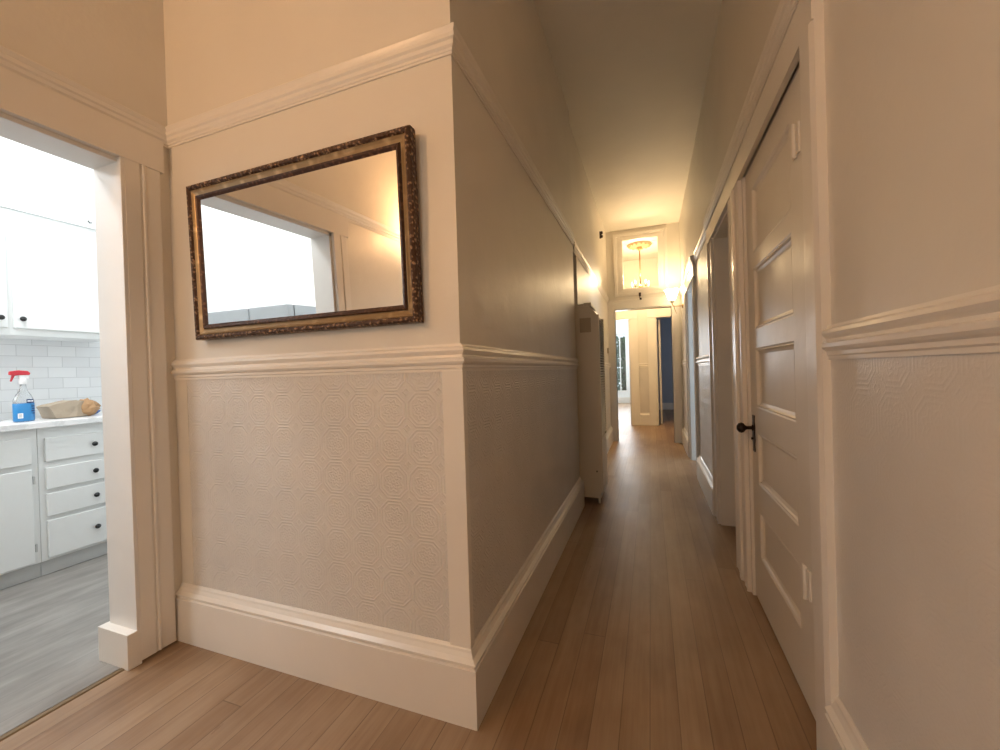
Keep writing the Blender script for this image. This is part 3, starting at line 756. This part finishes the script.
h = MB().mat('red').prism([(-.036, .312), (-.052, .27), (-.058, .272), (-.050, .312)], 'X', -.007, .007); h.build('trigger', None, sb, bevel=.002)

# crumpled paper bag
def crumple(mb, rows, jit, smooth=False):
    """rows: list of rings of points along the bag"""
    n = len(rows[0]); vs = [(x + random.uniform(-jit, jit), y + random.uniform(-jit, jit), max(.001, z + random.uniform(-jit, jit))) for r in rows for x, y, z in r]
    fs = []
    for i in range(len(rows) - 1):
        for k_ in range(n): fs.append((i * n + k_, i * n + (k_ + 1) % n, (i + 1) * n + (k_ + 1) % n, (i + 1) * n + k_))
    fs.append(tuple(range(n))[::-1]); fs.append(tuple((len(rows) - 1) * n + k_ for k_ in range(n)))
    return mb.add(vs, fs, smooth)
bg = thing('paper_bag', 'crumpled brown kraft paper bag lying on the countertop', 'paper bag', (-4.02, 1.715, 1.016))
def rect_ring(y, w0, w1, h0, n=5):
    pts = []
    for i in range(n): pts.append((w0 + (w1 - w0) * i / n, y, 0.002))
    for i in range(3): pts.append((w1, y, .002 + h0 * i / 3))
    for i in range(n): pts.append((w1 + (w0 - w1) * i / n, y, h0))
    for i in range(3): pts.append((w0, y, h0 - (h0 - .002) * i / 3))
    return pts
rows = [rect_ring(-.125 + .022 * (h_ / .1), -.08, .09, h_) for h_ in (.085,)]
rows = []
for i in range(8):
    y = -.145 + .25 * i / 7; h_ = .090 + .032 * math.sin(i / 7 * PI * .8) ; rows.append([(x, yy + .030 * (1 - z / .08) * (1 - i / 7), z) for x, yy, z in rect_ring(y, -.08, .095 - .02 * i / 7, h_)])
crumple(MB().mat('kraft'), rows, .004).build('bag_body', None, bg)
rows = []
for i in range(8):
    y = .015 + .135 * i / 7; rr = .060 * math.sin(PI * (.15 + .78 * i / 7)) ; rows.append([(.035 + rr * 1.3 * math.cos(a_), y, max(.002, .062 + rr * 1.15 * math.sin(a_))) for a_ in [2 * PI * k_ / 14 for k_ in range(14)]])
crumple(MB().mat('kraft2'), rows, .007).build('bag_mouth', None, bg)
rows = []
for i in range(6):
    rr = .032 * math.sin(PI * (.12 + .78 * i / 5)); rows.append([(-4.15 + rr * math.cos(a_), 1.870 + .075 * i / 5, 1.016 + max(.001, .022 + rr * .7 * math.sin(a_))) for a_ in [2 * PI * k_ / 12 for k_ in range(12)]])
tag(crumple(MB().mat('bluecloth'), rows, .004).build('plastic_pouch', None), 'crumpled blue plastic pouch behind the paper bag', 'pouch')

# unseen ceiling panels and area lamps added to brighten the kitchen
for i, (x, y) in enumerate(((-3.4, .9), (-3.4, -1.0))):
    kl = thing('added_ceiling_light', 'unseen flat square white ceiling light added to brighten the kitchen, %s' % ('over the counter' if i == 0 else 'over the refrigerator'), 'ceiling light', (x, y, ZC))
    MB().mat('whitep').box(-.32, .32, -.32, .32, -.04, 0).build('housing', None, kl, bevel=.004)
    MB().mat('led').box(-.29, .29, -.29, .29, -.046, -.04).build('diffuser', None, kl)
def area(at, rot, sx, sy, power, col):
    l = bpy.data.lights.new('room_light', 'AREA'); l.shape = 'RECTANGLE'; l.size = sx; l.size_y = sy; l.energy = power; l.color = col
    o = bpy.data.objects.new('room_light', l); C.objects.link(o); o.location = at; o.rotation_euler = rot; return o
area((-3.4, .9, ZC - .06), (0, 0, 0), .58, .58, 46, (.98, .985, 1))  # lamps under the added kitchen panels
area((-3.4, -1.0, ZC - .06), (0, 0, 0), .58, .58, 46, (.98, .985, 1))
area((-.9, YB + .03, 1.5), (math.radians(80), 0, 0), .8, 1.4, 14, (1, .84, .66))  # added frontal fill, placed at the added back window
# area lamps added as stand-in daylight for the side rooms and far room
area((2.9, 5.6, 1.6), (0, math.radians(90), 0), 1.4, 1.6, 45, (.72, .86, 1))
area((2.8, 11.4, 1.7), (0, math.radians(90), 0), 1.2, 1.4, 13, (.75, .86, 1))
area((-1.6, YW - .15, 1.9), (math.radians(-90), 0, 0), 2.2, 1.6, 120, (.95, .98, 1))

# garden behind the far window
def tree(x, y, h, seed):
    rnd = random.Random(seed)
    r = thing('garden_tree', 'leafy garden tree outside the far window, %s' % ('left of the mullion' if seed == 1 else 'right of the mullion'), 'tree', (x, y, -.1))
    MB().mat('bark').tube([(0, 0, 0), (.03, 0, h * .3), (0, .02, h * .6)], [.06, .05, .03]).build('trunk', None, r)
    cr = MB().mat('leaf')
    for k_ in range(950):
        a_ = rnd.uniform(0, 2 * PI); zz = rnd.uniform(.12, 1.) * h; rr = rnd.uniform(0, .42) * (1.1 - abs(zz / h - .5))
        c_ = Vector((rr * math.cos(a_), rr * math.sin(a_), zz)); u_ = Vector((rnd.uniform(-1, 1), rnd.uniform(-1, 1), rnd.uniform(-1, 1))).normalized() * .09; v_ = u_.orthogonal().normalized() * .05
        cr.add([c_ - u_, c_ + v_, c_ + u_, c_ - v_], [(0, 1, 2, 3)])
    cr.build('crown', None, r)
tree(-1.62, 19.2, 2.9, 1); tree(-1.0, 17.3, 2.6, 2)

# ------------------------------------------------------------------ world, camera, view
wd = bpy.data.worlds.new('World'); bpy.context.scene.world = wd; wd.use_nodes = True
bgn = wd.node_tree.nodes['Background']; bgn.inputs[0].default_value = (.78, .90, 1, 1); bgn.inputs[1].default_value = 1.6
cam = bpy.data.cameras.new('camera'); co = bpy.data.objects.new('camera', cam); C.objects.link(co)
ya, pi_, ro_ = .354, -.0065, -.03
fwd = Vector((-math.sin(ya) * math.cos(pi_), math.cos(ya) * math.cos(pi_), math.sin(pi_)))
rt = Vector((math.cos(ya), math.sin(ya), 0)); up = rt.cross(fwd)
r2 = rt * math.cos(ro_) + up * math.sin(ro_); u2 = -rt * math.sin(ro_) + up * math.cos(ro_)
mt = Matrix((r2, u2, -fwd)).transposed().to_4x4(); mt.translation = Vector((0, 0, 1.25)); co.matrix_world = mt
cam.sensor_width = 36; cam.lens = 407.05 / 1000 * 36; cam.clip_start = .02; cam.clip_end = 100
sc = bpy.context.scene; sc.camera = co
sc.view_settings.view_transform = 'Standard'; sc.view_settings.look = 'None'; sc.view_settings.gamma = 1
sc.view_settings.use_curve_mapping = False; sc.view_settings.exposure = 0.12
sc.cycles.use_denoising = True; sc.cycles.max_bounces = 10; sc.cycles.diffuse_bounces = 6; sc.cycles.transparent_max_bounces = 16
sc.cycles.sample_clamp_indirect = 6; sc.cycles.caustics_reflective = False; sc.cycles.caustics_refractive = False
